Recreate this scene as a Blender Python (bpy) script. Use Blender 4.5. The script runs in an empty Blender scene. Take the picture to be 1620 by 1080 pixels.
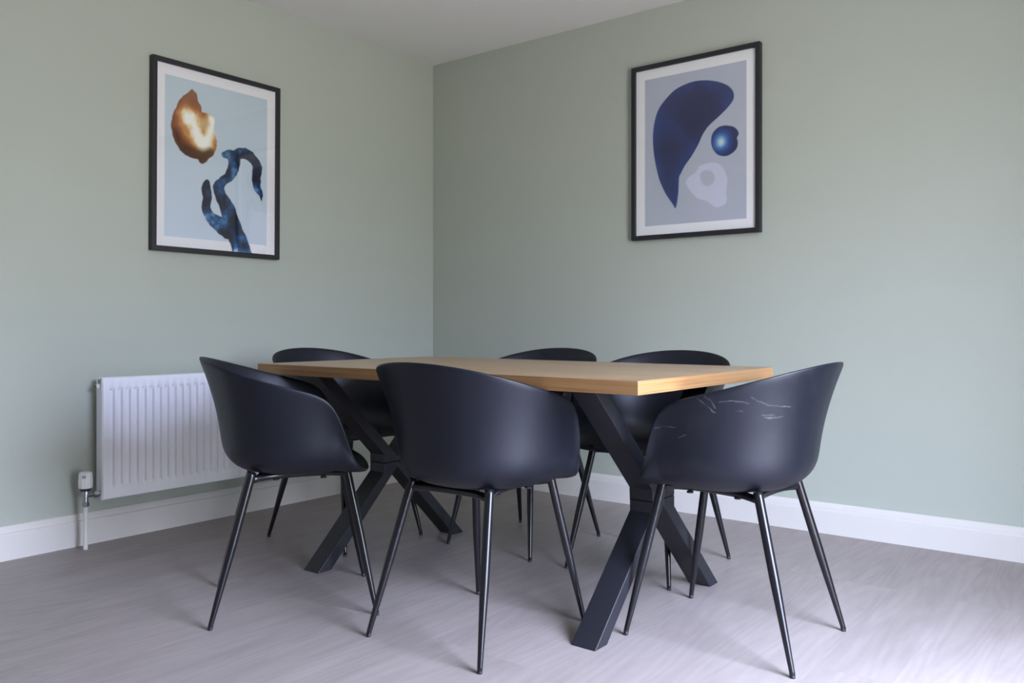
import bpy, bmesh, math, random
import numpy as np
from mathutils import Vector, Matrix
random.seed(4)
S = bpy.context.scene
C = S.collection

# ------------------------------------------------------------------ camera
F_PX, HORIZON = 1338.0, 515.0
CAM = Vector((3.432, -3.625, 0.873))
YAW = math.radians(38.1)                      # looks 38.1 deg left of +y
cd = bpy.data.cameras.new('camera')
cam = bpy.data.objects.new('camera', cd)
C.objects.link(cam)
cam.location = CAM
cam.rotation_euler = (math.radians(90), 0, YAW)
cd.sensor_width = 36.0
cd.lens = 36.0 * F_PX / 1620.0
cd.shift_y = -(540.0 - HORIZON) / 1620.0
cd.clip_start = 0.02
S.camera = cam

# ------------------------------------------------------------------ world (overcast blue sky, hazy horizon, garden below)
W = bpy.data.worlds.new('overcast_sky')
S.world = W
W.use_nodes = True
nt = W.node_tree
nt.nodes.clear()
wo = nt.nodes.new('ShaderNodeOutputWorld')
bg = nt.nodes.new('ShaderNodeBackground')
tc = nt.nodes.new('ShaderNodeTexCoord')
sx = nt.nodes.new('ShaderNodeSeparateXYZ')
mr = nt.nodes.new('ShaderNodeMapRange')
cr = nt.nodes.new('ShaderNodeValToRGB')
mr.inputs['From Min'].default_value = -1
mr.inputs['From Max'].default_value = 1
nt.links.new(tc.outputs['Generated'], sx.inputs[0])
nt.links.new(sx.outputs['Z'], mr.inputs['Value'])
nt.links.new(mr.outputs[0], cr.inputs[0])
nt.links.new(cr.outputs[0], bg.inputs['Color'])
nt.links.new(bg.outputs[0], wo.inputs['Surface'])
e = cr.color_ramp.elements
e[0].position = 0.0; e[0].color = (0.37, 0.355, 0.345, 1)
e[1].position = 1.0; e[1].color = (1.35, 1.50, 2.10, 1)
for p, c in ((0.485, (0.37, 0.355, 0.345)), (0.52, (0.42, 0.42, 0.43)), (0.56, (0.58, 0.63, 0.80)), (0.65, (0.90, 1.0, 1.42)), (0.80, (1.35, 1.50, 2.0))):
    k = e.new(p); k.color = (*c, 1)
bg.inputs['Strength'].default_value = 33.0

# daylight portal in the patio door opening (guides sampling only, gives no light of its own)
DX, DY0, DY1, DZ0, DZ1 = 3.88, -2.66, -1.44, 0.03, 2.12
pl = bpy.data.lights.new('patio_daylight_portal', 'AREA')
pl.shape = 'RECTANGLE'; pl.size = DY1 - DY0; pl.size_y = DZ1 - DZ0
pl.cycles.is_portal = True
po = bpy.data.objects.new('patio_daylight_portal', pl)
C.objects.link(po)
po.location = (DX + 0.24, (DY0 + DY1) / 2, (DZ0 + DZ1) / 2)
po.rotation_euler = Vector((-1, 0, 0)).to_track_quat('-Z', 'Y').to_euler()

S.view_settings.view_transform = 'Standard'
S.view_settings.look = 'None'
S.view_settings.gamma = 1.0
S.view_settings.use_curve_mapping = False
S.view_settings.exposure = 0.0

# ------------------------------------------------------------------ helpers
def mat(name, col, rough=0.5, metal=0.0, spec=0.5):
    m = bpy.data.materials.new(name); m.use_nodes = True
    b = m.node_tree.nodes['Principled BSDF']
    b.inputs['Base Color'].default_value = (*col, 1)
    b.inputs['Roughness'].default_value = rough
    b.inputs['Metallic'].default_value = metal
    b.inputs['Specular IOR Level'].default_value = spec
    return m

def nodes(m):
    t = m.node_tree
    return t, t.nodes['Principled BSDF']

def N(t, kind, **kw):
    n = t.nodes.new(kind)
    for k, v in kw.items():
        if k in n.inputs: n.inputs[k].default_value = v
        else: setattr(n, k, v)
    return n

def noise_mottle(m, scale=40, amount=0.08, bump=0.0, bscale=400):
    t, b = nodes(m)
    co = N(t, 'ShaderNodeTexCoord')
    no = N(t, 'ShaderNodeTexNoise', Scale=scale, Detail=3.0)
    t.links.new(co.outputs['Object'], no.inputs['Vector'])
    base = tuple(b.inputs['Base Color'].default_value)
    mr = N(t, 'ShaderNodeMapRange')
    mr.inputs['To Min'].default_value = 1 - amount
    mr.inputs['To Max'].default_value = 1 + amount
    t.links.new(no.outputs[0], mr.inputs['Value'])
    vm = N(t, 'ShaderNodeVectorMath', operation='SCALE')
    vm.inputs[0].default_value = base[:3]
    t.links.new(mr.outputs[0], vm.inputs['Scale'])
    t.links.new(vm.outputs[0], b.inputs['Base Color'])
    if bump:
        n2 = N(t, 'ShaderNodeTexNoise', Scale=bscale, Detail=2.0)
        t.links.new(co.outputs['Object'], n2.inputs['Vector'])
        bp = N(t, 'ShaderNodeBump', Strength=bump, Distance=0.001)
        t.links.new(n2.outputs[0], bp.inputs['Height'])
        t.links.new(bp.outputs[0], b.inputs['Normal'])
    return m

def link(name, bm, m, parent=None, smooth=False):
    me = bpy.data.meshes.new(name)
    bmesh.ops.recalc_face_normals(bm, faces=bm.faces)
    bm.to_mesh(me); bm.free()
    for x in (m if isinstance(m, (list, tuple)) else [m]): me.materials.append(x)
    if smooth:
        for p in me.polygons: p.use_smooth = True
    o = bpy.data.objects.new(name, me)
    C.objects.link(o)
    if parent: o.parent = parent
    return o

def empty(name, loc, rz, label, cat, group=None):
    o = bpy.data.objects.new(name, None)
    o.empty_display_size = 0.1
    C.objects.link(o)
    o.location = loc; o.rotation_euler = (0, 0, rz)
    o['label'] = label; o['category'] = cat
    if group: o['group'] = group
    return o

def struct(o, label, cat):
    o['kind'] = 'structure'; o['label'] = label; o['category'] = cat
    return o

def box(bm, x0, x1, y0, y1, z0, z1):
    vs = [bm.verts.new((x, y, z)) for z in (z0, z1) for x, y in ((x0, y0), (x1, y0), (x1, y1), (x0, y1))]
    for f in ((3, 2, 1, 0), (4, 5, 6, 7), (0, 1, 5, 4), (1, 2, 6, 5), (2, 3, 7, 6), (3, 0, 4, 7)):
        bm.faces.new([vs[i] for i in f])
    return vs

def ring_tube(bm, pts, radii, seg=20, cap=True, roundcap=False):
    """tube through pts with given radius at each point"""
    pts = [Vector(p) for p in pts]
    rings = []
    up = None
    for i, p in enumerate(pts):
        d = (pts[min(i + 1, len(pts) - 1)] - pts[max(i - 1, 0)]).normalized()
        if up is None:
            up = Vector((0, 0, 1)) if abs(d.z) < 0.9 else Vector((0, 1, 0))
        a = d.cross(up).normalized(); b = a.cross(d).normalized(); up = b
        rings.append([bm.verts.new(p + (a * math.cos(t) + b * math.sin(t)) * radii[i])
                      for t in (2 * math.pi * k / seg for k in range(seg))])
    for r, s in zip(rings, rings[1:]):
        for k in range(seg):
            bm.faces.new((r[k], r[(k + 1) % seg], s[(k + 1) % seg], s[k]))
    if cap:
        bm.faces.new(rings[0][::-1]); bm.faces.new(rings[-1])
    return rings

def bevel_mod(o, w, seg=2):
    b = o.modifiers.new('bevel', 'BEVEL'); b.width = w; b.segments = seg
    b.limit_method = 'ANGLE'; b.angle_limit = math.radians(35)
    for p in o.data.polygons: p.use_smooth = True
    n = o.modifiers.new('wn', 'WEIGHTED_NORMAL'); n.keep_sharp = False
    return o

def catmull(pts, n):
    P = [Vector(p) for p in pts]
    P = [2 * P[0] - P[1]] + P + [2 * P[-1] - P[-2]]
    out = []
    for i in range(1, len(P) - 2):
        for k in range(n):
            t = k / n
            a, b, c, d = P[i - 1], P[i], P[i + 1], P[i + 2]
            out.append(0.5 * ((2 * b) + (c - a) * t + (2 * a - 5 * b + 4 * c - d) * t * t + (3 * b - a - 3 * c + d) * t ** 3))
    out.append(P[-2])
    return out

# ------------------------------------------------------------------ materials
M_wall = noise_mottle(mat('sage_green_paint', (0.435, 0.472, 0.41), 0.75, spec=0.25), 3.0, 0.02, 0.12, 350)
M_ceil = noise_mottle(mat('ceiling_paint', (0.80, 0.785, 0.765), 0.9, spec=0.2), 2.0, 0.012)
M_trim = noise_mottle(mat('white_gloss_trim', (0.69, 0.67, 0.63), 0.35), 8.0, 0.015)
M_rad = noise_mottle(mat('radiator_enamel', (0.86, 0.87, 0.92), 0.24), 6.0, 0.01)
M_valve = noise_mottle(mat('valve_white_plastic', (0.78, 0.78, 0.78), 0.4), 30.0, 0.02)
M_pipe = noise_mottle(mat('painted_pipe', (0.70, 0.70, 0.68), 0.4), 60.0, 0.05)
M_chrome = noise_mottle(mat('valve_chrome', (0.45, 0.45, 0.47), 0.28, 1.0), 50.0, 0.08)
M_navy = noise_mottle(mat('valve_scale_dark', (0.03, 0.035, 0.06), 0.5), 60.0, 0.1)
M_black = noise_mottle(mat('black_powder_coat', (0.011, 0.012, 0.017), 0.5, spec=0.45), 90.0, 0.15, 0.25, 1400)
M_tube = noise_mottle(mat('black_lacquered_tube', (0.006, 0.006, 0.008), 0.24, spec=0.5), 60.0, 0.1)
M_frame = noise_mottle(mat('black_frame_wood', (0.013, 0.013, 0.018), 0.5), 80.0, 0.1)

SCUFFS = [[(-0.015, 0.686), (-0.031, 0.675), (-0.045, 0.663), (-0.054, 0.651)], [(-0.036, 0.692), (-0.051, 0.683), (-0.059, 0.663)],
          [(-0.145, 0.692), (-0.157, 0.682), (-0.175, 0.673), (-0.192, 0.669), (-0.212, 0.666)], [(-0.165, 0.640), (-0.180, 0.638), (-0.196, 0.641)],
          [(-0.160, 0.646), (-0.182, 0.645)], [(0.114, 0.599), (0.091, 0.605), (0.055, 0.605)], [(-0.071, 0.677), (-0.102, 0.684), (-0.136, 0.677)],
          [(0.048, 0.577), (0.027, 0.586)], [(-0.107, 0.655), (-0.120, 0.656)], [(-0.049, 0.654), (-0.058, 0.652)]]
def shell_mat(name, scuffed=False):
    m = mat(name, (0.0045, 0.0054, 0.0100), 0.43, spec=0.47)
    noise_mottle(m, 12, 0.12, 0.15, 1500)
    t, b = nodes(m)
    b.inputs['Specular Tint'].default_value = (0.86, 0.90, 1.0, 1)
    if scuffed:
        src = b.inputs['Base Color'].links[0].from_socket
        def mn(op, a, c=0.0, clamp=False):
            n = N(t, 'ShaderNodeMath', operation=op); n.use_clamp = clamp
            for i, v in enumerate((a, c)):
                if isinstance(v, (int, float)): n.inputs[i].default_value = v
                else: t.links.new(v, n.inputs[i])
            return n.outputs[0]
        co = N(t, 'ShaderNodeTexCoord')
        sp = N(t, 'ShaderNodeSeparateXYZ'); t.links.new(co.outputs['Object'], sp.inputs[0])
        y, z = sp.outputs['Y'], sp.outputs['Z']
        wob = N(t, 'ShaderNodeTexNoise', Scale=60.0, Detail=2.0); t.links.new(co.outputs['Object'], wob.inputs['Vector'])
        z = mn('ADD', z, mn('MULTIPLY', mn('SUBTRACT', wob.outputs[0], 0.5), 0.008))
        acc = None
        for st in SCUFFS:
            for (ay, az), (by, bz) in zip(st, st[1:]):
                dy, dz = by - ay, bz - az; L2 = dy * dy + dz * dz
                py, pz = mn('SUBTRACT', y, ay), mn('SUBTRACT', z, az)
                k = mn('ADD', mn('MULTIPLY', py, dy / L2), mn('MULTIPLY', pz, dz / L2), True)
                ey, ez = mn('SUBTRACT', py, mn('MULTIPLY', k, dy)), mn('SUBTRACT', pz, mn('MULTIPLY', k, dz))
                d = mn('SQRT', mn('ADD', mn('MULTIPLY', ey, ey), mn('MULTIPLY', ez, ez)))
                acc = d if acc is None else mn('MINIMUM', acc, d)
        line = mn('SUBTRACT', 1.0, mn('DIVIDE', acc, 0.0026), True)
        side = mn('LESS_THAN', sp.outputs['X'], 0.0)
        br = N(t, 'ShaderNodeTexNoise', Scale=45.0, Detail=3.0); t.links.new(co.outputs['Object'], br.inputs['Vector'])
        amt = mn('MULTIPLY', mn('MULTIPLY', line, side), mn('MULTIPLY', mn('SUBTRACT', br.outputs[0], 0.28, True), 1.5, True))
        # broad faint rubbing round the marks
        hz = N(t, 'ShaderNodeTexNoise', Scale=14.0, Detail=5.0); t.links.new(co.outputs['Object'], hz.inputs['Vector'])
        haze = mn('MULTIPLY', mn('SUBTRACT', hz.outputs[0], 0.52, True), 0.12)
        amt = mn('ADD', mn('MULTIPLY', amt, 0.75), haze, True)
        mx = N(t, 'ShaderNodeMixRGB'); mx.inputs[2].default_value = (0.15, 0.165, 0.19, 1)
        t.links.new(amt, mx.inputs[0]); t.links.new(src, mx.inputs[1])
        t.links.new(mx.outputs[0], b.inputs['Base Color'])
    return m
M_shell = shell_mat('matte_black_plastic')
M_shell_rub = shell_mat('matte_black_plastic_rubbed', True)

# laminate floor: planks run along y
def floor_mat():
    m = mat('pale_oak_laminate', (0.5, 0.5, 0.5), 0.42, spec=0.4)
    t, b = nodes(m)
    co = N(t, 'ShaderNodeTexCoord')
    mp = N(t, 'ShaderNodeMapping')
    mp.inputs['Rotation'].default_value = (0, 0, math.radians(90))
    mp.inputs['Location'].default_value = (0.62, -0.008, 0)
    t.links.new(co.outputs['Object'], mp.inputs[0])
    br = N(t, 'ShaderNodeTexBrick')
    br.offset = 0.37; br.offset_frequency = 3; br.squash = 1
    br.inputs['Color1'].default_value = (0, 0, 0, 1); br.inputs['Color2'].default_value = (1, 1, 1, 1)
    br.inputs['Mortar'].default_value = (0.5, 0.5, 0.5, 1)
    br.inputs['Scale'].default_value = 1; br.inputs['Mortar Size'].default_value = 0.0006
    br.inputs['Mortar Smooth'].default_value = 0.2
    br.inputs['Brick Width'].default_value = 1.26; br.inputs['Row Height'].default_value = 0.18
    t.links.new(mp.outputs[0], br.inputs['Vector'])
    # per-plank shift of the grain
    add = N(t, 'ShaderNodeVectorMath', operation='ADD')
    sc = N(t, 'ShaderNodeVectorMath', operation='SCALE'); sc.inputs['Scale'].default_value = 7.3
    t.links.new(br.outputs['Color'], sc.inputs[0])
    t.links.new(co.outputs['Object'], add.inputs[0]); t.links.new(sc.outputs[0], add.inputs[1])
    st = N(t, 'ShaderNodeMapping'); st.inputs['Scale'].default_value = (6.5, 1.3, 1)
    t.links.new(add.outputs[0], st.inputs[0])
    g1 = N(t, 'ShaderNodeTexNoise', Scale=1.6, Detail=6.0, Roughness=0.62, Distortion=0.7)
    t.links.new(st.outputs[0], g1.inputs['Vector'])
    st2 = N(t, 'ShaderNodeMapping'); st2.inputs['Scale'].default_value = (60.0, 3.0, 1)
    t.links.new(add.outputs[0], st2.inputs[0])
    g2 = N(t, 'ShaderNodeTexNoise', Scale=2.0, Detail=3.0, Roughness=0.6, Distortion=0.3)
    t.links.new(st2.outputs[0], g2.inputs['Vector'])
    # cathedral figure
    st3 = N(t, 'ShaderNodeMapping'); st3.inputs['Scale'].default_value = (5.0, 0.55, 1)
    t.links.new(add.outputs[0], st3.inputs[0])
    g3 = N(t, 'ShaderNodeTexNoise', Scale=1.3, Detail=1.0)
    t.links.new(st3.outputs[0], g3.inputs['Vector'])
    m3 = N(t, 'ShaderNodeMath', operation='MULTIPLY'); m3.inputs[1].default_value = 95
    sn = N(t, 'ShaderNodeMath', operation='SINE')
    t.links.new(g3.outputs[0], m3.inputs[0]); t.links.new(m3.outputs[0], sn.inputs[0])
    def mathn(op, a, bb):
        n = N(t, 'ShaderNodeMath', operation=op)
        for i, v in enumerate((a, bb)):
            if isinstance(v, (int, float)): n.inputs[i].default_value = v
            else: t.links.new(v, n.inputs[i])
        return n.outputs[0]
    v = mathn('MULTIPLY', mathn('SUBTRACT', g1.outputs[0], 0.5), 0.52)
    v = mathn('ADD', v, mathn('MULTIPLY', mathn('SUBTRACT', g2.outputs[0], 0.5), 0.16))
    v = mathn('ADD', v, mathn('MULTIPLY', sn.outputs[0], 0.036))
    v = mathn('ADD', v, mathn('MULTIPLY', mathn('SUBTRACT', br.outputs['Color'], 0.5), 0.085))
    v = mathn('ADD', v, 1.0)
    # sparse small knots
    kn = N(t, 'ShaderNodeTexVoronoi', Scale=1.0); kn.inputs['Randomness'].default_value = 1
    st4 = N(t, 'ShaderNodeMapping'); st4.inputs['Scale'].default_value = (4.2, 2.0, 1)
    t.links.new(add.outputs[0], st4.inputs[0]); t.links.new(st4.outputs[0], kn.inputs['Vector'])
    kr = N(t, 'ShaderNodeMapRange'); kr.inputs['From Min'].default_value = 0.02; kr.inputs['From Max'].default_value = 0.06
    kr.inputs['To Min'].default_value = 0.80; kr.inputs['To Max'].default_value = 1.0
    t.links.new(kn.outputs['Distance'], kr.inputs['Value'])
    v = mathn('MULTIPLY', v, kr.outputs[0])
    # faint joint lines
    j = mathn('SUBTRACT', 1.0, mathn('MULTIPLY', br.outputs['Fac'], 0.11))
    v = mathn('MULTIPLY', v, j)
    vm = N(t, 'ShaderNodeVectorMath', operation='SCALE')
    vm.inputs[0].default_value = (0.306, 0.267, 0.255)
    t.links.new(v, vm.inputs['Scale'])
    t.links.new(vm.outputs[0], b.inputs['Base Color'])
    bp = N(t, 'ShaderNodeBump', Strength=0.18, Distance=0.002)
    t.links.new(v, bp.inputs['Height']); t.links.new(bp.outputs[0], b.inputs['Normal'])
    return m
M_floor = floor_mat()

def oak_mat(name, edge=False, gain=(1, 1, 1), rough=0.45):
    m = mat(name, (0.5, 0.35, 0.2), rough, spec=0.5)
    t, b = nodes(m)
    co = N(t, 'ShaderNodeTexCoord')
    st = N(t, 'ShaderNodeMapping')
    st.inputs['Scale'].default_value = (2.2, 40.0, 200.0) if not edge else (40.0, 2.2, 230.0)
    t.links.new(co.outputs['Object'], st.inputs[0])
    g = N(t, 'ShaderNodeTexNoise', Scale=1.0, Detail=5.0, Roughness=0.62, Distortion=0.08)
    t.links.new(st.outputs[0], g.inputs['Vector'])
    r = N(t, 'ShaderNodeValToRGB')
    ee = r.color_ramp.elements
    ee[0].position = 0.30; ee[0].color = (0.36, 0.18, 0.066, 1)
    ee[1].position = 0.66; ee[1].color = (0.62, 0.375, 0.175, 1)
    k = ee.new(0.46); k.color = (0.52, 0.295, 0.125, 1)
    for q in ee: q.color = tuple(q.color[i] * gain[i] for i in range(3)) + (1,)
    t.links.new(g.outputs[0], r.inputs[0]); t.links.new(r.outputs[0], b.inputs['Base Color'])
    bp = N(t, 'ShaderNodeBump', Strength=0.12, Distance=0.001)
    t.links.new(g.outputs[0], bp.inputs['Height']); t.links.new(bp.outputs[0], b.inputs['Normal'])
    return m
M_oak = oak_mat('oak_top', gain=(0.66, 0.76, 0.95), rough=0.30)
M_oak_side = oak_mat('oak_long_edge', gain=(0.58, 0.55, 0.52)); M_oak_edge = oak_mat('oak_end_edge', True, gain=(0.64, 0.60, 0.56))

def glass_mat(name):
    m = bpy.data.materials.new(name); m.use_nodes = True
    t = m.node_tree; t.nodes.clear()
    o = t.nodes.new('ShaderNodeOutputMaterial')
    tr = t.nodes.new('ShaderNodeBsdfTransparent'); tr.inputs[0].default_value = (0.97, 0.98, 0.975, 1)
    gl = t.nodes.new('ShaderNodeBsdfGlossy'); gl.inputs['Roughness'].default_value = 0.0
    lw = t.nodes.new('ShaderNodeLayerWeight'); lw.inputs['Blend'].default_value = 0.5
    pw = N(t, 'ShaderNodeMath', operation='POWER'); pw.inputs[1].default_value = 5.0
    ma = N(t, 'ShaderNodeMath', operation='MULTIPLY_ADD'); ma.inputs[1].default_value = 0.93; ma.inputs[2].default_value = 0.07
    t.links.new(lw.outputs['Facing'], pw.inputs[0]); t.links.new(pw.outputs[0], ma.inputs[0])
    mx = t.nodes.new('ShaderNodeMixShader')
    t.links.new(ma.outputs[0], mx.inputs[0]); t.links.new(tr.outputs[0], mx.inputs[1]); t.links.new(gl.outputs[0], mx.inputs[2])
    t.links.new(mx.outputs[0], o.inputs['Surface'])
    return m
M_glass = glass_mat('picture_glass')
M_pane = glass_mat('door_glass')

# ------------------------------------------------------------------ room shell
RX, RY, RH, T = 3.88, -6.2, 2.40, 0.26
bm = bmesh.new(); box(bm, -T, RX + T, RY - T, T, -0.10, 0.0)
struct(link('floor', bm, M_floor), 'pale grey oak laminate floor running under the whole table', 'floor')
bm = bmesh.new(); box(bm, -T, RX + T, RY - T, T, RH, RH + 0.12)
struct(link('ceiling', bm, M_ceil), 'plain white painted ceiling over the dining corner', 'ceiling')
bm = bmesh.new(); box(bm, -T, 0, RY - T, T, 0, RH)
struct(link('wall_left', bm, M_wall), 'sage green wall on the left carrying the radiator', 'wall')
bm = bmesh.new(); box(bm, 0, RX + T, 0, T, 0, RH)
struct(link('wall_back', bm, M_wall), 'sage green wall on the right behind the far chairs', 'wall')
bm = bmesh.new(); box(bm, 0, RX + T, RY - T, RY, 0, RH)
struct(link('wall_front', bm, M_ceil), 'white painted wall behind the viewpoint', 'wall')
bm = bmesh.new()
box(bm, RX, RX + T, DY1, 0, 0, RH); box(bm, RX, RX + T, RY, DY0, 0, RH)
box(bm, RX, RX + T, DY0, DY1, DZ1, RH)
struct(link('wall_right', bm, M_wall), 'sage green wall around the patio door opening', 'wall')
# patio door
bm = bmesh.new()
fw = 0.065
x0, x1 = RX + 0.13, RX + 0.20
box(bm, x0, x1, DY0, DY0 + fw, 0, DZ1); box(bm, x0, x1, DY1 - fw, DY1, 0, DZ1)
box(bm, x0, x1, DY0 + fw, DY1 - fw, DZ1 - fw, DZ1); box(bm, x0, x1, DY0 + fw, DY1 - fw, 0, 0.06)
ym = (DY0 + DY1) / 2
door = struct(link('door_1', bm, M_trim), 'white framed glazed patio door beside the dining area', 'door')
for ya, yb in ((DY0 + fw, DY1 - fw),):
    bm = bmesh.new()
    vs = [bm.verts.new(p) for p in ((RX + 0.165, ya, 0.06), (RX + 0.165, yb, 0.06), (RX + 0.165, yb, DZ1 - fw), (RX + 0.165, ya, DZ1 - fw))]
    bm.faces.new(vs)
    link('glass_pane', bm, M_pane, door)

# baseboards: profile extruded (d = distance from wall, z)
prof = [(0, 0), (0.018, 0), (0.018, 0.095), (0.0165, 0.099), (0.0125, 0.101), (0.0125, 0.106), (0.0115, 0.112), (0.008, 0.1235), (0.005, 0.127), (0, 0.128)]
def baseboard(name, fn, a, b, label):
    bm = bmesh.new()
    A = [bm.verts.new(fn(d, a, z)) for d, z in prof]; B = [bm.verts.new(fn(d, b, z)) for d, z in prof]
    n = len(prof)
    for i in range(n): bm.faces.new((A[i], A[(i + 1) % n], B[(i + 1) % n], B[i]))
    bm.faces.new(A[::-1]); bm.faces.new(B)
    return struct(link(name, bm, M_trim), label, 'baseboard')
baseboard('baseboard_left', lambda d, s, z: (d, s, z), RY, -0.0185, 'white moulded skirting board below the radiator wall')
baseboard('baseboard_back', lambda d, s, z: (s, -d, z), 0.0, RX, 'white moulded skirting board along the right hand wall')
baseboard('baseboard_right', lambda d, s, z: (RX - d, s, z), DY1 + 0.001, -0.0185, 'white skirting board beside the patio door')
baseboard('baseboard_front', lambda d, s, z: (s, RY + d, z), 0.019, RX, 'white skirting board behind the viewpoint')

# ------------------------------------------------------------------ dining table
TX0, TX1, TY0, TY1, TZ, TT = 0.855, 2.400, -1.810, -0.930, 0.738, 0.036
tx, ty = (TX0 + TX1) / 2, (TY0 + TY1) / 2
table = empty('dining_table', (tx, ty, 0), 0, 'rectangular oak topped dining table on two black metal X frames', 'table')
hx, hy = (TX1 - TX0) / 2, (TY1 - TY0) / 2
bm = bmesh.new()
box(bm, -hx, hx, -hy, hy, TZ - TT, TZ)
bm.faces.ensure_lookup_table()
top = link('tabletop', bm, [M_oak, M_oak_edge, M_oak_side], table)
for p in top.data.polygons:
    if abs(p.normal.x) > 0.9: p.material_index = 1
    if abs(p.normal.y) > 0.9: p.material_index = 2
bevel_mod(top, 0.0012, 1)

def xframe(cx):
    """X of rectangular steel tube: lower inverted V and upper V welded at a short block"""
    root_x0, root_x1 = cx - 0.04 - tx, cx + 0.04 - tx
    yc = -1.318 - ty
    zt = TZ - TT - 0.006
    zc = zt / 2
    h = 0.388; w = 0.062; nb = 0.069
    def poly(pts, name, lab=None):
        bm = bmesh.new()
        A = [bm.verts.new((root_x0, yc + y, z)) for y, z in pts]
        B = [bm.verts.new((root_x1, yc + y, z)) for y, z in pts]
        n = len(pts)
        for i in range(n): bm.faces.new((A[i], A[(i + 1) % n], B[(i + 1) % n], B[i]))
        bm.faces.new(A[::-1]); bm.faces.new(B)
        o = link(name, bm, M_black, table)
        bevel_mod(o, 0.003, 2)
        return o
    notch = 0.034
    for sgn in (-1, 1):
        s = sgn
        # lower leg: outer foot, up to block, centre
        poly([(s * h, 0.0), (s * (h - w), 0.0), (0, zc - 0.022), (0, zc), (s * nb, zc), (s * nb, zc - notch)], 'leg')
        poly([(s * h, zt), (s * (h - w), zt), (0, zc + 0.022), (0, zc + 0.0006), (s * nb, zc + 0.0006), (s * nb, zc + notch)], 'leg_upper')
    bm = bmesh.new()
    box(bm, root_x0 - 0.012, root_x1 + 0.012, yc - 0.40, yc + 0.40, zt, zt + 0.006)
    link('mounting_plate', bm, M_black, table)
xframe(1.018); xframe(2.17)

# ------------------------------------------------------------------ tub chair (local: faces +y, floor at z=0)
Z0 = 0.432     # underside of the seat centre
RIM_YZ = [(-0.280, 0.780), (-0.265, 0.774), (-0.24, 0.765), (-0.19, 0.748), (-0.14, 0.732), (-0.08, 0.713), (0.0, 0.692), (0.045, 0.680),
          (0.075, 0.668), (0.098, 0.650), (0.110, 0.636), (0.122, 0.612), (0.134, 0.583), (0.147, 0.546), (0.158, 0.508), (0.168, 0.474), (0.182, 0.447)]
def rim_half():
    """right half of the rim from back centre to front centre"""
    pts = []
    ys = [p[0] for p in RIM_YZ]; zs = [p[1] for p in RIM_YZ]
    def zy(y): return float(np.interp(y, ys, zs))
    n = 22
    for i in range(n):                     # back arc: superellipse
        a = (math.pi / 2) * i / n
        ex = 2 / 2.22
        x = 0.284 * math.sin(a) ** ex
        y = -0.02 - 0.260 * math.cos(a) ** ex
        # flatten the top of the back a little in plan and height
        z = zy(y)
        pts.append((x, y, z))
    for y, x in ((-0.02, 0.284), (0.0, 0.2835), (0.02, 0.283), (0.04, 0.2815), (0.056, 0.280), (0.072, 0.278), (0.086, 0.276), (0.098, 0.274), (0.108, 0.2725), (0.116, 0.271),
                 (0.125, 0.269), (0.133, 0.2665), (0.141, 0.263), (0.147, 0.258), (0.153, 0.252), (0.160, 0.244), (0.170, 0.234)):
        pts.append((x, y, zy(y)))
    for x, y, z in ((0.223, 0.184, 0.446), (0.209, 0.197, 0.4415), (0.194, 0.207, 0.4385), (0.168, 0.213, 0.437), (0.135, 0.217, 0.436), (0.10, 0.219, 0.4355), (0.05, 0.2205, 0.435), (0.0, 0.221, 0.435)):
        pts.append((x, y, z))
    return pts
def smooth_pts(pts, it=3):
    for _ in range(it):
        q = [Vector(p) for p in pts]
        pts = [q[0]] + [(q[i - 1] + 2 * q[i] + q[i + 1]) / 4 for i in range(1, len(q) - 1)] + [q[-1]]
    return pts
def sst(x):
    x = max(0.0, min(1.0, x)); return x * x * (3 - 2 * x)

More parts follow.
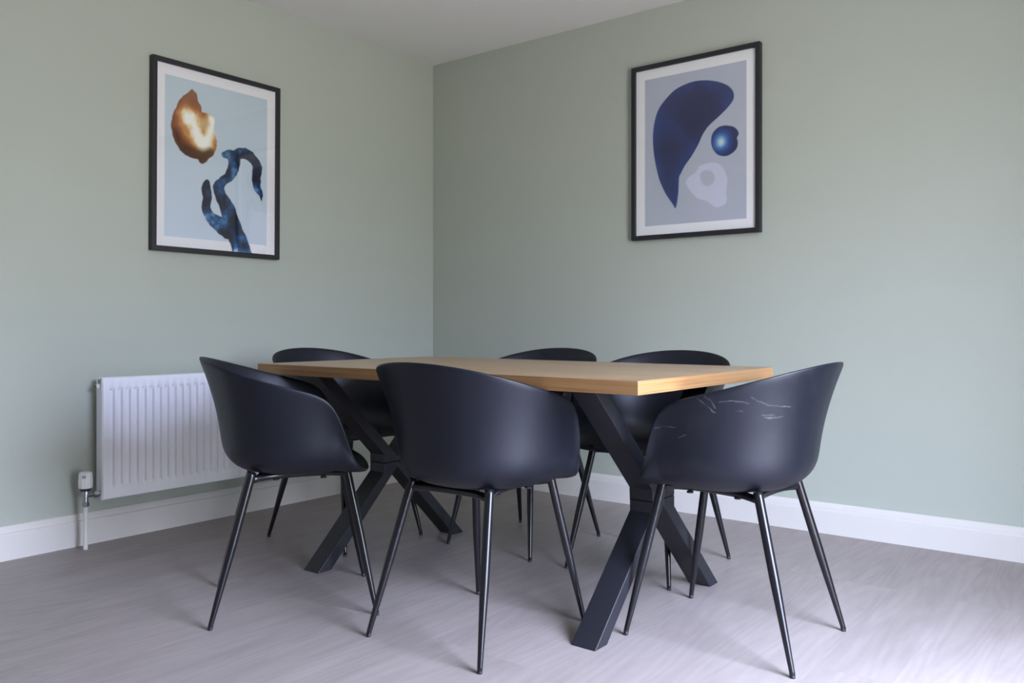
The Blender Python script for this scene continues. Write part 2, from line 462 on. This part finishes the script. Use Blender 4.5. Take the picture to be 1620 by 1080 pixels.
def shell_mesh():
    half = smooth_pts(rim_half(), 3)
    for q in half: q.x *= 0.968
    half[0].x = 0; half[-1].x = 0
    loop = list(half) + [Vector((-p.x, p.y, p.z)) for p in half[-2:0:-1]]
    cen = Vector((0, 0.0, 0))
    bm = bmesh.new()
    T_ = 20
    rings = []
    for t in range(1, T_ + 1):
        ring = []
        for R in loop:
            d = Vector((R.x, R.y, 0)) - cen
            D = d.length; d.normalize()
            H = R.z - Z0
            k = sst((H - 0.012) / 0.13)
            back = sst((0.06 - R.y) / 0.26)
            flare = (0.026 + 0.030 * back) * k * min(1, (H / 0.33)) + 0.010 * k
            Db = D - flare
            rc_h = 0.098 * k + 0.02 * (1 - k)
            rc_v = min(0.092, 0.62 * max(H, 0.0))
            # polyline stages by parameter
            u = t / T_
            if u <= 0.35:
                s = u / 0.35
                r = (Db - rc_h) * s
                z = Z0 + 0.004 * (s * s) * (1 - k) if H > 0.02 else Z0 + (R.z - Z0) * 0.3 * s * s
                z = Z0 + (0.3 * (R.z - Z0) * s * s) * (1 - k)
            elif u <= 0.65:
                s = (u - 0.35) / 0.30
                a = s * math.pi / 2
                zb = Z0 + 0.3 * (R.z - Z0) * (1 - k)
                r = (Db - rc_h) + rc_h * math.sin(a)
                z = zb + rc_v * (1 - math.cos(a)) * k + (R.z - Z0) * (1 - k) * 0.4 * s
            else:
                s = (u - 0.65) / 0.35
                zb = Z0 + 0.3 * (R.z - Z0) * (1 - k) + rc_v * k + (R.z - Z0) * (1 - k) * 0.4
                r = Db + flare * (0.30 * s + 0.70 * s ** 1.8)
                z = zb + (R.z - zb) * s
            ring.append(bm.verts.new((cen.x + d.x * r, cen.y + d.y * r, z)))
        rings.append(ring)
    c = bm.verts.new((cen.x, cen.y, Z0))
    n = len(loop)
    for i in range(n): bm.faces.new((c, rings[0][i], rings[0][(i + 1) % n]))
    for a, b in zip(rings, rings[1:]):
        for i in range(n): bm.faces.new((a[i], a[(i + 1) % n], b[(i + 1) % n], b[i]))
    # relax the pole spread a little
    for _ in range(2):
        bmesh.ops.smooth_vert(bm, verts=[v for r in rings[1:-2] for v in r], factor=0.35, use_axis_x=True, use_axis_y=True, use_axis_z=True)
    return bm

FOOT = {('r', 1): (0.205, -0.238), ('r', -1): (-0.205, -0.238), ('f', 1): (0.205, 0.238), ('f', -1): (-0.205, 0.238)}
def leg_top(k, s):
    tp = Vector((s * 0.142, 0.150 if k == 'f' else -0.122, 0.449 if k == 'f' else 0.444))
    fx, fy = FOOT[(k, s)]
    f = 0.4375 / tp.z                     # stop just inside the underside of the shell
    return Vector((fx + (tp.x - fx) * f, fy + (tp.y - fy) * f, 0.4375))

def make_chair():
    root = empty('dining_chair', (0, 0, 0), 0, '', 'chair')
    bm = shell_mesh()
    sh = link('seat_shell', bm, M_shell, root, smooth=True)
    # recalc puts normals out; thicken inward so the outside stays the measured surface
    so = sh.modifiers.new('thickness', 'SOLIDIFY'); so.thickness = 0.007; so.offset = -1
    ss = sh.modifiers.new('sub', 'SUBSURF'); ss.levels = 1; ss.render_levels = 1
    for (k, s), (fx, fy) in FOOT.items():
        b = Vector((fx, fy, 0.006)); tp = leg_top(k, s)
        d = tp - b
        bm = bmesh.new()
        pts = [b + d * f for f in (0.0, 0.02, 0.20, 0.42, 0.47, 0.52, 0.97, 1.0)]
        ring_tube(bm, pts, (0.0068, 0.0072, 0.0092, 0.0118, 0.0124, 0.0127, 0.0127, 0.0127), 20)
        leg = link('leg', bm, M_tube, root, smooth=True)
        bm = bmesh.new()
        ring_tube(bm, [(fx, fy, 0.0), (fx, fy, 0.002), (fx + d.x * 0.02, fy + d.y * 0.02, 0.012)], (0.0064, 0.0069, 0.0071), 16)
        link('foot_cap', bm, M_black, leg, smooth=True)
    # seat frame: four tubes joining the leg heads, side ones dip towards the back
    bm = bmesh.new()
    def at(k, s, z):
        tp = leg_top(k, s); fx, fy = FOOT[(k, s)]
        f = (tp.z - z) / tp.z
        return Vector((tp.x + (fx - tp.x) * f, tp.y + (fy - tp.y) * f, z))
    for s in (-1, 1):
        a = at('f', s, 0.424); b = at('r', s, 0.416)
        pts = catmull([a, a.lerp(b, 0.28) + Vector((-0.036 * s, 0, 0.001)), a.lerp(b, 0.72) + Vector((-0.036 * s, 0, 0.001)), b], 5)
        ring_tube(bm, pts, [0.0108] * len(pts), 12)
    for k, z, dy in (('f', 0.424, -0.02), ('r', 0.412, 0.03)):
        a = at(k, -1, z); b = at(k, 1, z)
        pts = catmull([a, a.lerp(b, 0.25) + Vector((0, dy, 0)), a.lerp(b, 0.75) + Vector((0, dy, 0)), b], 5)
        ring_tube(bm, pts, [0.0108] * len(pts), 12)
    link('seat_frame', bm, M_tube, root, smooth=True)
    for s in (-1, 1):
        for y in (-0.055, 0.085):
            bm = bmesh.new()
            x = s * 0.112
            ring_tube(bm, [(x, y, 0.4055), (x, y, 0.4095), (x, y, 0.412), (x, y, 0.438)], (0.009, 0.010, 0.0055, 0.0055), 14)
            link('fixing_bolt', bm, M_black, root, smooth=False)
    return root

def children(o): return [c for c in C.objects if c.parent == o]
def copy_tree(o, parent=None):
    c = o.copy(); C.objects.link(c)
    if parent: c.parent = parent
    for ch in children(o): copy_tree(ch, c)
    return c

G = 'black tub chairs around the dining table'
chair0 = make_chair()
SPOTS = [
    ((1.853, -1.766), 0.0, 'black plastic tub chair at the centre front, its back fully toward the viewer'),
    ((1.229, -1.937), -36.4, 'black plastic tub chair turned at an angle, in front of the white radiator'),
    ((2.448, -1.341), 90.0, 'black plastic tub chair with pale scuff marks at the right end of the table'),
    ((0.717, -1.286), -90.0, 'black plastic tub chair at the far left end of the table, nearest the radiator wall'),
    ((1.346, -0.880), 180.0, 'black plastic tub chair behind the table, nearer the corner of the room'),
    ((1.911, -0.868), 180.0, 'black plastic tub chair behind the table, directly below the navy crescent picture'),
]
for i, ((x, y), a, lab) in enumerate(SPOTS):
    o = chair0 if i == 0 else copy_tree(chair0)
    o.location = (x, y, 0); o.rotation_euler = (0, 0, math.radians(a))
    o['label'] = lab; o['group'] = G; o['category'] = 'chair'
    if i == 2:
        for ch in children(o):
            if ch.name.startswith('seat_shell'):
                ch.data = ch.data.copy(); ch.data.materials[0] = M_shell_rub

# ------------------------------------------------------------------ radiator (local: x out from the wall, y along it)
RY0, RY1, RZ0, RZ1, RF = -1.995, -0.815, 0.183, 0.668, 0.100
rad = empty('radiator', (0, (RY0 + RY1) / 2, RZ0), 0, 'white panel radiator with vertical ribs on the left wall', 'radiator')
L_ = RY1 - RY0; Hh = RZ1 - RZ0
def rad_panel(xf, name):
    """pressed steel panel with vertical channels"""
    bm = bmesh.new()
    pitch = 0.0333
    n = int((L_ - 0.026) / pitch)
    y_first = -n * pitch / 2
    ys = [-L_ / 2, -L_ / 2 + 0.004]; dx = [-0.006, 0.0]
    for i in range(n):
        c = y_first + (i + 0.5) * pitch
        for o, d in ((-0.0125, 0), (-0.0096, -0.0125), (-0.0010, -0.0130), (0.0056, -0.0125), (0.0085, 0.0), ):
            ys.append(c + o); dx.append(d)
    ys += [L_ / 2 - 0.004, L_ / 2]; dx += [0.0, -0.006]
    zs = [0, 0.004, 0.042, 0.050, 0.058, Hh - 0.058, Hh - 0.050, Hh - 0.042, Hh - 0.004, Hh]
    fz = [0, 0, 0, 0.55, 1, 1, 0.55, 0, 0, 0]
    ez = [-0.006, 0, 0, 0, 0, 0, 0, 0, 0, -0.006]
    grid = []
    for z, f, e_ in zip(zs, fz, ez):
        row = []
        for j, (y, d) in enumerate(zip(ys, dx)):
            dd = d * f if 1 < j < len(ys) - 2 else d
            row.append(bm.verts.new((xf + min(dd, 0) + (e_ if dd > -0.005 else 0), y, z)))
        grid.append(row)
    for a, b in zip(grid, grid[1:]):
        for i in range(len(ys) - 1): bm.faces.new((a[i], a[i + 1], b[i + 1], b[i]))
    # back skin
    xb = xf - 0.0155
    bl = [[bm.verts.new((xb, y, z)) for y in (-L_ / 2, L_ / 2)] for z in (0, Hh)]
    bm.faces.new((bl[0][0], bl[1][0], bl[1][1], bl[0][1]))
    bm.faces.new([bl[0][0], bl[0][1]] + grid[0][::-1])
    bm.faces.new([bl[1][1], bl[1][0]] + grid[-1])
    bm.faces.new([bl[1][0], bl[0][0]] + [r[0] for r in grid])
    bm.faces.new([bl[0][1], bl[1][1]] + [r[-1] for r in grid[::-1]])
    return link(name, bm, M_rad, rad)
pf = rad_panel(RF, 'front_panel')
for p in pf.data.polygons: p.use_smooth = True
pf.modifiers.new('wn', 'WEIGHTED_NORMAL').keep_sharp = True
pf.modifiers.remove(pf.modifiers[0])
em = pf.modifiers.new('edges', 'EDGE_SPLIT'); em.split_angle = math.radians(50)
bm = bmesh.new()
box(bm, 0.040, 0.048, -L_ / 2 + 0.004, L_ / 2 - 0.004, 0.008, Hh - 0.008)
bevel_mod(link('rear_panel', bm, M_rad, rad), 0.002)
for s in (-1, 1):                                 # side covers
    bm = bmesh.new()
    y0 = s * (L_ / 2 - 0.004)
    box(bm, 0.046, RF - 0.014, min(y0, y0 - s * 0.003), max(y0, y0 - s * 0.003), 0.004, Hh - 0.028)
    bevel_mod(link('side_cover', bm, M_rad, rad), 0.001)
bm = bmesh.new()                                  # top grille
for i in range(int(L_ / 0.0215)):
    y = -L_ / 2 + 0.012 + i * 0.0215
    box(bm, 0.049, RF - 0.014, y, y + 0.010, Hh - 0.0065, Hh - 0.004)
box(bm, 0.049, 0.054, -L_ / 2 + 0.008, L_ / 2 - 0.008, Hh - 0.009, Hh - 0.003)
box(bm, RF - 0.019, RF - 0.014, -L_ / 2 + 0.008, L_ / 2 - 0.008, Hh - 0.009, Hh - 0.003)
link('top_grille', bm, M_rad, rad)
for s in (-1, 1):                                 # bleed / blanking plugs at top
    bm = bmesh.new()
    yy = s * (L_ / 2 - 0.004)
    ring_tube(bm, [(0.066, yy, Hh - 0.036), (0.066, yy + s * 0.006, Hh - 0.036), (0.066, yy + s * 0.007, Hh - 0.036), (0.066, yy + s * 0.013, Hh - 0.036)], (0.0125, 0.0125, 0.008, 0.007), 6)
    pg = link('bleed_plug', bm, M_valve, rad)
    bm = bmesh.new()
    ring_tube(bm, [(0.066, yy + s * 0.012, Hh - 0.036), (0.066, yy + s * 0.016, Hh - 0.036)], (0.003, 0.003), 10)
    link('bleed_screw', bm, M_navy, pg)
for y in (-L_ / 2 + 0.12, L_ / 2 - 0.12):         # wall brackets
    bm = bmesh.new(); box(bm, 0.001, 0.042, y - 0.015, y + 0.015, 0.05, Hh - 0.05)
    link('bracket', bm, M_rad, rad)

# pipes + valves (their own things, plumbed into the radiator ends)
def pipe_run(y, label, labelv, trv):
    px = 0.088
    cat = 'valve'
    v = empty('radiator_valve', (px, y, 0), 0, labelv, cat)
    s = 1 if y < (RY0 + RY1) / 2 else -1
    bm = bmesh.new()
    ring_tube(bm, [(0, 0, 0.0), (0, 0, 0.006), (0, 0, 0.0062), (0, 0, 0.172)], (0.0085, 0.0085, 0.0083, 0.0083), 16)
    link('supply_pipe', bm, M_pipe, v, smooth=True)
    bm = bmesh.new()
    ring_tube(bm, [(0, 0, 0.168), (0, 0, 0.170), (0, 0, 0.184), (0, 0, 0.186)], (0.0115, 0.0135, 0.0135, 0.0115), 6)
    ring_tube(bm, [(0, 0, 0.185), (0, 0, 0.215), (0, 0, 0.2155), (0, 0, 0.232)], (0.0105, 0.0115, 0.0145, 0.0145), 18)
    link('valve_body', bm, M_chrome, v)
    reach = abs((RY0 if s > 0 else RY1) - y) + 0.006
    bm = bmesh.new()
    zc = 0.208
    ring_tube(bm, [(0, 0, zc), (-0.006, s * 0.014, zc), (-0.012, s * (reach - 0.022), zc)], (0.009, 0.009, 0.009), 14)
    ring_tube(bm, [(-0.012, s * (reach - 0.030), zc), (-0.012, s * (reach - 0.012), zc)], (0.0145, 0.0145), 6)
    ring_tube(bm, [(-0.012, s * (reach - 0.013), zc), (-0.012, s * (reach - 0.0015), zc)], (0.011, 0.011), 14)
    link('tail_nut', bm, M_chrome, v)
    if trv:
        bm = bmesh.new()
        ring_tube(bm, [(0, 0, 0.229), (0, 0, 0.240), (0, 0, 0.2415)], (0.0185, 0.0225, 0.0225), 24)
        link('scale_collar', bm, M_navy, v, smooth=False)
        bm = bmesh.new()
        seg = 40; prof_ = [(0.240, 0.0235), (0.2425, 0.0255), (0.262, 0.0262), (0.292, 0.0248), (0.3005, 0.0225), (0.3035, 0.017)]
        rings = []
        for z, r in prof_:
            rings.append([bm.verts.new((math.cos(2 * math.pi * k / seg) * (r - (0.0016 if k % 4 == 0 and z < 0.30 else 0)),
                                        math.sin(2 * math.pi * k / seg) * (r - (0.0016 if k % 4 == 0 and z < 0.30 else 0)), z)) for k in range(seg)])
        for a, b in zip(rings, rings[1:]):
            for k in range(seg): bm.faces.new((a[k], a[(k + 1) % seg], b[(k + 1) % seg], b[k]))
        bm.faces.new(rings[-1]); bm.faces.new(rings[0][::-1])
        hd = link('thermostat_head', bm, M_valve, v)
        d = (Vector((CAM.x, CAM.y, 0)) - Vector((px, y, 0))).normalized()
        d = Vector((0.80, -0.60, 0))
        sd = Vector((-d.y, d.x, 0))
        for k in (-1, 1):     # two short grey index marks on the cap
            bm = bmesh.new()
            c = d * 0.0262 + sd * 0.0035 * k
            vs = []
            for a_, z_ in ((-1, 0.281), (1, 0.281), (1, 0.292), (-1, 0.292)):
                vs.append(bm.verts.new((c.x + sd.x * 0.0013 * a_, c.y + sd.y * 0.0013 * a_, z_)))
            f = bm.faces.new(vs)
            r = bmesh.ops.extrude_face_region(bm, geom=[f])
            for q in [g for g in r['geom'] if isinstance(g, bmesh.types.BMVert)]: q.co -= d * 0.003
            link('index_mark', bm, M_navy, hd)
    else:
        bm = bmesh.new()
        ring_tube(bm, [(0, 0, 0.229), (0, 0, 0.232), (0, 0, 0.262), (0, 0, 0.266)], (0.015, 0.0165, 0.0150, 0.012), 20)
        link('lockshield_cap', bm, M_valve, v)
    return v
pipe_run(-2.056, '', 'white thermostatic valve on a floor pipe at the left end of the radiator', True)
pipe_run(-0.757, '', 'small lockshield valve and white floor pipe at the hidden right end of the radiator', False)

# ------------------------------------------------------------------ pictures
def inpoly(P, poly):
    x, y = P[..., 0], P[..., 1]
    ins = np.zeros(x.shape, bool)
    n = len(poly)
    for i in range(n):
        x0, y0 = poly[i]; x1, y1 = poly[(i + 1) % n]
        c = ((y0 > y) != (y1 > y)) & (x < (x1 - x0) * (y - y0) / ((y1 - y0) + 1e-12) + x0)
        ins ^= c
    return ins
def polydist(P, poly, closed=True):
    d = np.full(P.shape[:-1], 9.0)
    n = len(poly)
    for i in range(n if closed else n - 1):
        a = np.array(poly[i]); b = np.array(poly[(i + 1) % n])
        ab = b - a
        t = np.clip(((P - a) @ ab) / (ab @ ab + 1e-12), 0, 1)
        d = np.minimum(d, np.hypot(*np.moveaxis(P - (a + t[..., None] * ab), -1, 0)))
    return d
def stroke(P, pts, ku):
    """signed distance to a variable width stroke; pts = (u, v, half width)"""
    d = np.full(P.shape[:-1], 9.0)
    q = catmull([(p[0] * 0.75, p[1], p[2] * ku) for p in pts], 5)
    for a, b in zip(q, q[1:]):
        A = np.array(a[:2]); B = np.array(b[:2]); ab = B - A
        t = np.clip(((P - A) @ ab) / (ab @ ab + 1e-12), 0, 1)
        r = a[2] + (b[2] - a[2]) * t
        d = np.minimum(d, np.hypot(*np.moveaxis(P - (A + t[..., None] * ab), -1, 0)) - r)
    return d
_rng = np.random.RandomState(7)
def vnoise(X, Y, f, seed=0, octv=4):
    out = 0; amp = 1; tot = 0
    for o in range(octv):
        r = np.random.RandomState(seed + o).rand(80, 80)
        x = (X * f * 2 ** o) % 79; y = (Y * f * 2 ** o) % 79
        xi = np.floor(x).astype(int); yi = np.floor(y).astype(int)
        fx = x - xi; fy = y - yi
        fx = fx * fx * (3 - 2 * fx); fy = fy * fy * (3 - 2 * fy)
        v = (r[yi, xi] * (1 - fx) + r[yi, xi + 1] * fx) * (1 - fy) + (r[yi + 1, xi] * (1 - fx) + r[yi + 1, xi + 1] * fx) * fy
        out = out + v * amp; tot += amp; amp *= 0.55
    return out / tot
def lin(c): return np.array([(x / 255 / 12.92 if x / 255 <= 0.04045 else ((x / 255 + 0.055) / 1.055) ** 2.4) for x in c])
def ramp(t, stops):
    ts = [s[0] for s in stops]; cs = np.array([lin(s[1]) for s in stops])
    return np.stack([np.interp(t, ts, cs[:, k]) for k in range(3)], -1)
def mixc(a, b, m): return a * (1 - m[..., None]) + b * m[..., None]
def soft(d, w): return np.clip(0.5 - d / w, 0, 1)

def paint_left(U, V):
    P = np.stack([U * 0.75, V], -1)
    col = np.broadcast_to(lin((238, 236, 240)), U.shape + (3,)).copy()
    inside = ((U > 0.070) & (U < 0.925) & (V > 0.060) & (V < 0.943)).astype(float)
    n0 = vnoise(U, V, 3, 3)
    bgc = ramp(0.35 + 0.5 * V + 0.2 * (n0 - 0.5), [(0, (186, 203, 209)), (1, (205, 216, 232))])
    col = mixc(col, bgc, inside)
    w = (vnoise(U, V, 30, 11) - 0.5) * 0.010
    sc = lambda pts: [(p[0] * 0.75, p[1]) for p in pts]
    brown = sc([(0.279, 0.107), (0.317, 0.127), (0.325, 0.16), (0.349, 0.19), (0.357, 0.222), (0.396, 0.224), (0.443, 0.23), (0.465, 0.246), (0.466, 0.273), (0.457, 0.306), (0.467, 0.335), (0.483, 0.37), (0.476, 0.421), (0.456, 0.455), (0.419, 0.478), (0.401, 0.503), (0.368, 0.518), (0.341, 0.513), (0.33, 0.496), (0.286, 0.495), (0.229, 0.484), (0.184, 0.459), (0.148, 0.422), (0.125, 0.383), (0.116, 0.337), (0.124, 0.288), (0.145, 0.243), (0.171, 0.197), (0.209, 0.155), (0.249, 0.13)])
    d = polydist(P, brown); d = np.where(inpoly(P, brown), -d, d) + w
    ku = 1 / 640.0
    cr_ = stroke(P, [(0.225, 0.249, 12), (0.265, 0.270, 26), (0.300, 0.312, 24), (0.325, 0.358, 26), (0.365, 0.385, 26), (0.41, 0.360, 18), (0.437, 0.303, 14), (0.44, 0.258, 10)], ku)
    dk = stroke(P, [(0.150, 0.36, 6), (0.176, 0.41, 12), (0.219, 0.445, 24), (0.291, 0.464, 26), (0.364, 0.475, 22), (0.428, 0.440, 14)], ku)
    nn = vnoise(U, V, 14, 21)
    t = np.clip(0.80 - (cr_ / 0.075) + (nn - 0.5) * 0.7, 0, 1)
    b = ramp(t, [(0, (128, 72, 32)), (0.35, (166, 98, 44)), (0.6, (205, 152, 92)), (0.8, (238, 220, 180)), (1, (250, 248, 240))])
    top_ = np.clip((0.22 - V) / 0.08, 0, 1)
    b = mixc(b, np.broadcast_to(lin((158, 104, 74)), b.shape), top_ * 0.75)
    inner = soft(np.hypot((U - 0.385) * 0.75, V - 0.285) - 0.030 + (nn - 0.5) * 0.04, 0.03)
    b = mixc(b, np.broadcast_to(lin((214, 190, 140)), b.shape), inner * 0.7)
    dkm = np.clip(-dk / 0.03 + 0.35 + (nn - 0.5) * 1.3, 0, 1)
    b = mixc(b, np.broadcast_to(lin((62, 36, 24)), b.shape), dkm * 0.85)
    rimd = np.clip(1 - (-d) / 0.012, 0, 1) * np.clip((0.40 - U) / 0.05, 0, 1)
    b = mixc(b, np.broadcast_to(lin((112, 62, 36)), b.shape), rimd * 0.6)
    col = mixc(col, b, soft(d, 0.005))
    s1 = [(0.545, 0.444, 12), (0.59, 0.432, 20), (0.625, 0.454, 26), (0.625, 0.498, 24), (0.592, 0.552, 20), (0.535, 0.596, 16), (0.500, 0.635, 22), (0.524, 0.692, 24), (0.575, 0.751, 30), (0.610, 0.826, 34), (0.655, 0.905, 36), (0.70, 0.992, 40), (0.72, 1.04, 42)]
    s2 = [(0.404, 0.617, 12), (0.399, 0.654, 18), (0.405, 0.704, 18), (0.397, 0.76, 18), (0.430, 0.808, 22), (0.502, 0.845, 28), (0.58, 0.878, 32)]
    s3 = [(0.619, 0.435, 18), (0.697, 0.413, 21), (0.778, 0.425, 21), (0.832, 0.473, 20), (0.829, 0.532, 20), (0.833, 0.597, 18), (0.869, 0.635, 9), (0.872, 0.678, 3)]
    w2 = (vnoise(U, V, 22, 31) - 0.5) * 0.016
    ds = [stroke(P, s, ku) + w2 for s in (s1, s2, s3)]
    d = np.minimum(np.minimum(ds[0], ds[1]), ds[2])
    nb = vnoise(U, V, 11, 41)
    tt = np.clip(0.30 + (nb - 0.47) * 2.2 + np.clip((V - 0.88) / 0.12, 0, 1) * 0.35 * (U > 0.63), 0, 1)
    b = ramp(tt, [(0, (30, 32, 48)), (0.3, (34, 52, 86)), (0.6, (44, 88, 138)), (0.85, (98, 150, 190)), (1, (190, 214, 230))])
    edge = np.clip(1 + d / 0.010, 0, 1)
    b = mixc(b, np.broadcast_to(lin((28, 32, 54)), b.shape), edge * 0.7)
    arch = soft(ds[2], 0.01) * np.clip((U - 0.64) / 0.08, 0, 1) * np.clip((0.56 - V) / 0.1, 0, 1)
    b = mixc(b, np.broadcast_to(lin((50, 52, 62)), b.shape), arch * 0.6)
    col = mixc(col, b, soft(d, 0.005))
    return col

def paint_right(U, V):
    P = np.stack([U * 0.75, V], -1)
    col = np.broadcast_to(lin((240, 240, 244)), U.shape + (3,)).copy()
    inside = ((U > 0.078) & (U < 0.925) & (V > 0.060) & (V < 0.942)).astype(float)
    col = mixc(col, np.broadcast_to(lin((184, 189, 204)), col.shape) * (0.97 + 0.06 * vnoise(U, V, 4, 5))[..., None], inside)
    sc = lambda pts: [tuple(q[:2]) for q in catmull([(p[0] * 0.75, p[1], 0) for p in pts + pts[:1]], 4)][:-1]
    def sd(pts):
        q = sc(pts); d = polydist(P, q); return np.where(inpoly(P, q), -d, d)
    big = [(0.619, 0.131), (0.695, 0.149), (0.77, 0.178), (0.812, 0.21), (0.827, 0.24), (0.82, 0.271), (0.779, 0.307), (0.713, 0.347), (0.628, 0.393), (0.577, 0.439), (0.543, 0.489), (0.49, 0.55), (0.429, 0.605), (0.393, 0.65), (0.379, 0.673), (0.372, 0.764), (0.358, 0.83), (0.345, 0.849), (0.327, 0.828), (0.267, 0.763), (0.231, 0.711), (0.203, 0.66), (0.175, 0.577), (0.156, 0.489), (0.151, 0.402), (0.166, 0.317), (0.202, 0.247), (0.266, 0.194), (0.348, 0.149), (0.454, 0.126), (0.541, 0.123)]
    disc = [(0.763, 0.406), (0.821, 0.42), (0.854, 0.443), (0.864, 0.467), (0.85, 0.486), (0.858, 0.513), (0.847, 0.547), (0.806, 0.572), (0.756, 0.581), (0.697, 0.566), (0.658, 0.529), (0.644, 0.487), (0.657, 0.441), (0.705, 0.41)]
    pale = [(0.543, 0.62), (0.629, 0.61), (0.689, 0.615), (0.731, 0.638), (0.756, 0.673), (0.778, 0.716), (0.768, 0.78), (0.774, 0.827), (0.749, 0.855), (0.69, 0.865), (0.647, 0.849), (0.613, 0.823), (0.544, 0.806), (0.491, 0.772), (0.456, 0.734), (0.434, 0.702), (0.464, 0.674), (0.517, 0.654)]
    hole = [(0.552, 0.669), (0.578, 0.649), (0.638, 0.652), (0.672, 0.684), (0.667, 0.719), (0.621, 0.74), (0.569, 0.718)]
    col = mixc(col, np.broadcast_to(lin((207, 209, 229)), col.shape), soft(sd(pale) + (vnoise(U, V, 20, 9) - .5) * .01, 0.006))
    col = mixc(col, np.broadcast_to(lin((186, 189, 206)), col.shape), soft(sd(hole), 0.008))
    d = sd(big)
    nb = vnoise(U, V, 6, 15)
    t = np.clip(0.15 + (nb - 0.35) * 1.2 + np.clip(1 + d / 0.06, 0, 1) * 0.45, 0, 1)
    b = ramp(t, [(0, (42, 46, 82)), (0.5, (44, 56, 104)), (1, (46, 66, 126))])
    dia = np.clip(0.17 - (np.abs(U - 0.54) * 0.75 + np.abs(V - 0.31) * 0.8), 0, 0.02) / 0.02
    b = mixc(b, np.broadcast_to(lin((36, 38, 74)), b.shape), dia * 0.5)
    col = mixc(col, b, soft(d, 0.005))
    d = sd(disc)
    rr = np.hypot((U - 0.728) * 0.75, (V - 0.497) * 0.9) + (vnoise(U, V, 14, 51) - 0.5) * 0.02
    b = ramp(rr / 0.085, [(0, (212, 228, 236)), (0.18, (160, 196, 220)), (0.38, (76, 126, 184)), (0.62, (42, 72, 142)), (0.9, (42, 48, 94))])
    col = mixc(col, b, soft(d, 0.005))
    return col

def art_material(name):
    m = mat(name, (1, 1, 1), 0.6, spec=0.2)
    t, b = nodes(m)
    a = N(t, 'ShaderNodeVertexColor', layer_name='paint')
    t.links.new(a.outputs[0], b.inputs['Base Color'])
    return m

def picture(name, loc, rz, w, h, paint, label, tilt):
    """local frame: picture faces -y, x to the right, z up from its centre, back at y=0"""
    root = empty(name, loc, rz, label, 'picture')
    root.rotation_euler = (0, tilt, rz)
    fwid, dep = 0.021, 0.030
    bm = bmesh.new()
    o = [(-w / 2, -h / 2), (w / 2, -h / 2), (w / 2, h / 2), (-w / 2, h / 2)]
    i_ = [(-w / 2 + fwid, -h / 2 + fwid), (w / 2 - fwid, -h / 2 + fwid), (w / 2 - fwid, h / 2 - fwid), (-w / 2 + fwid, h / 2 - fwid)]
    vo0 = [bm.verts.new((x, 0, z)) for x, z in o]; vo1 = [bm.verts.new((x, -dep, z)) for x, z in o]
    vi0 = [bm.verts.new((x, 0, z)) for x, z in i_]; vi1 = [bm.verts.new((x, -dep, z)) for x, z in i_]
    for k in range(4):
        j = (k + 1) % 4
        bm.faces.new((vo1[k], vo1[j], vi1[j], vi1[k])); bm.faces.new((vo0[k], vo0[j], vo1[j], vo1[k]))
        bm.faces.new((vi1[k], vi1[j], vi0[j], vi0[k])); bm.faces.new((vi0[k], vi0[j], vo0[j], vo0[k]))
    fr = link('frame', bm, M_frame, root); bevel_mod(fr, 0.0015, 2)
    # painted sheet
    sw, sh_ = w - 2 * fwid + 0.002, h - 2 * fwid + 0.002
    nx, nz = 270, 360
    us = np.linspace(0, 1, nx + 1); vs = np.linspace(0, 1, nz + 1)
    U, V = np.meshgrid(us, vs)
    col = paint(U, V)
    verts = np.stack([(U - 0.5) * sw, np.full(U.shape, -0.016), (0.5 - V) * sh_], -1).reshape(-1, 3)
    idx = np.arange((nx + 1) * (nz + 1)).reshape(nz + 1, nx + 1)
    faces = np.stack([idx[1:, :-1], idx[1:, 1:], idx[:-1, 1:], idx[:-1, :-1]], -1).reshape(-1, 4)
    me = bpy.data.meshes.new('print')
    me.from_pydata(verts.tolist(), [], faces.tolist())
    ca = me.color_attributes.new('paint', 'FLOAT_COLOR', 'POINT')
    ca.data.foreach_set('color', np.concatenate([col.reshape(-1, 3), np.ones((col.size // 3, 1))], 1).astype(np.float32).ravel())
    me.materials.append(art_material('print_inks'))
    po_ = bpy.data.objects.new('print', me); C.objects.link(po_); po_.parent = root
    bm = bmesh.new(); box(bm, -sw / 2, sw / 2, -0.015, -0.004, -sh_ / 2, sh_ / 2)
    link('backing_board', bm, M_frame, root)
    bm = bmesh.new()
    bm.faces.new([bm.verts.new((x, -0.024, z)) for x, z in ((-sw / 2, -sh_ / 2), (sw / 2, -sh_ / 2), (sw / 2, sh_ / 2), (-sw / 2, sh_ / 2))])
    link('glass', bm, M_glass, root)
    return root
picture('framed_picture', (0.001, -1.4255, 1.6065), math.radians(90), 0.648, 0.828, paint_left,
        'black framed abstract print with brown blob and blue ribbon shape, above the radiator', math.radians(0.35))
picture('framed_picture', (1.673, -0.001, 1.7045), 0.0, 0.646, 0.838, paint_right,
        'black framed abstract print with navy crescent and small blue disc, on the right wall', 0.0)
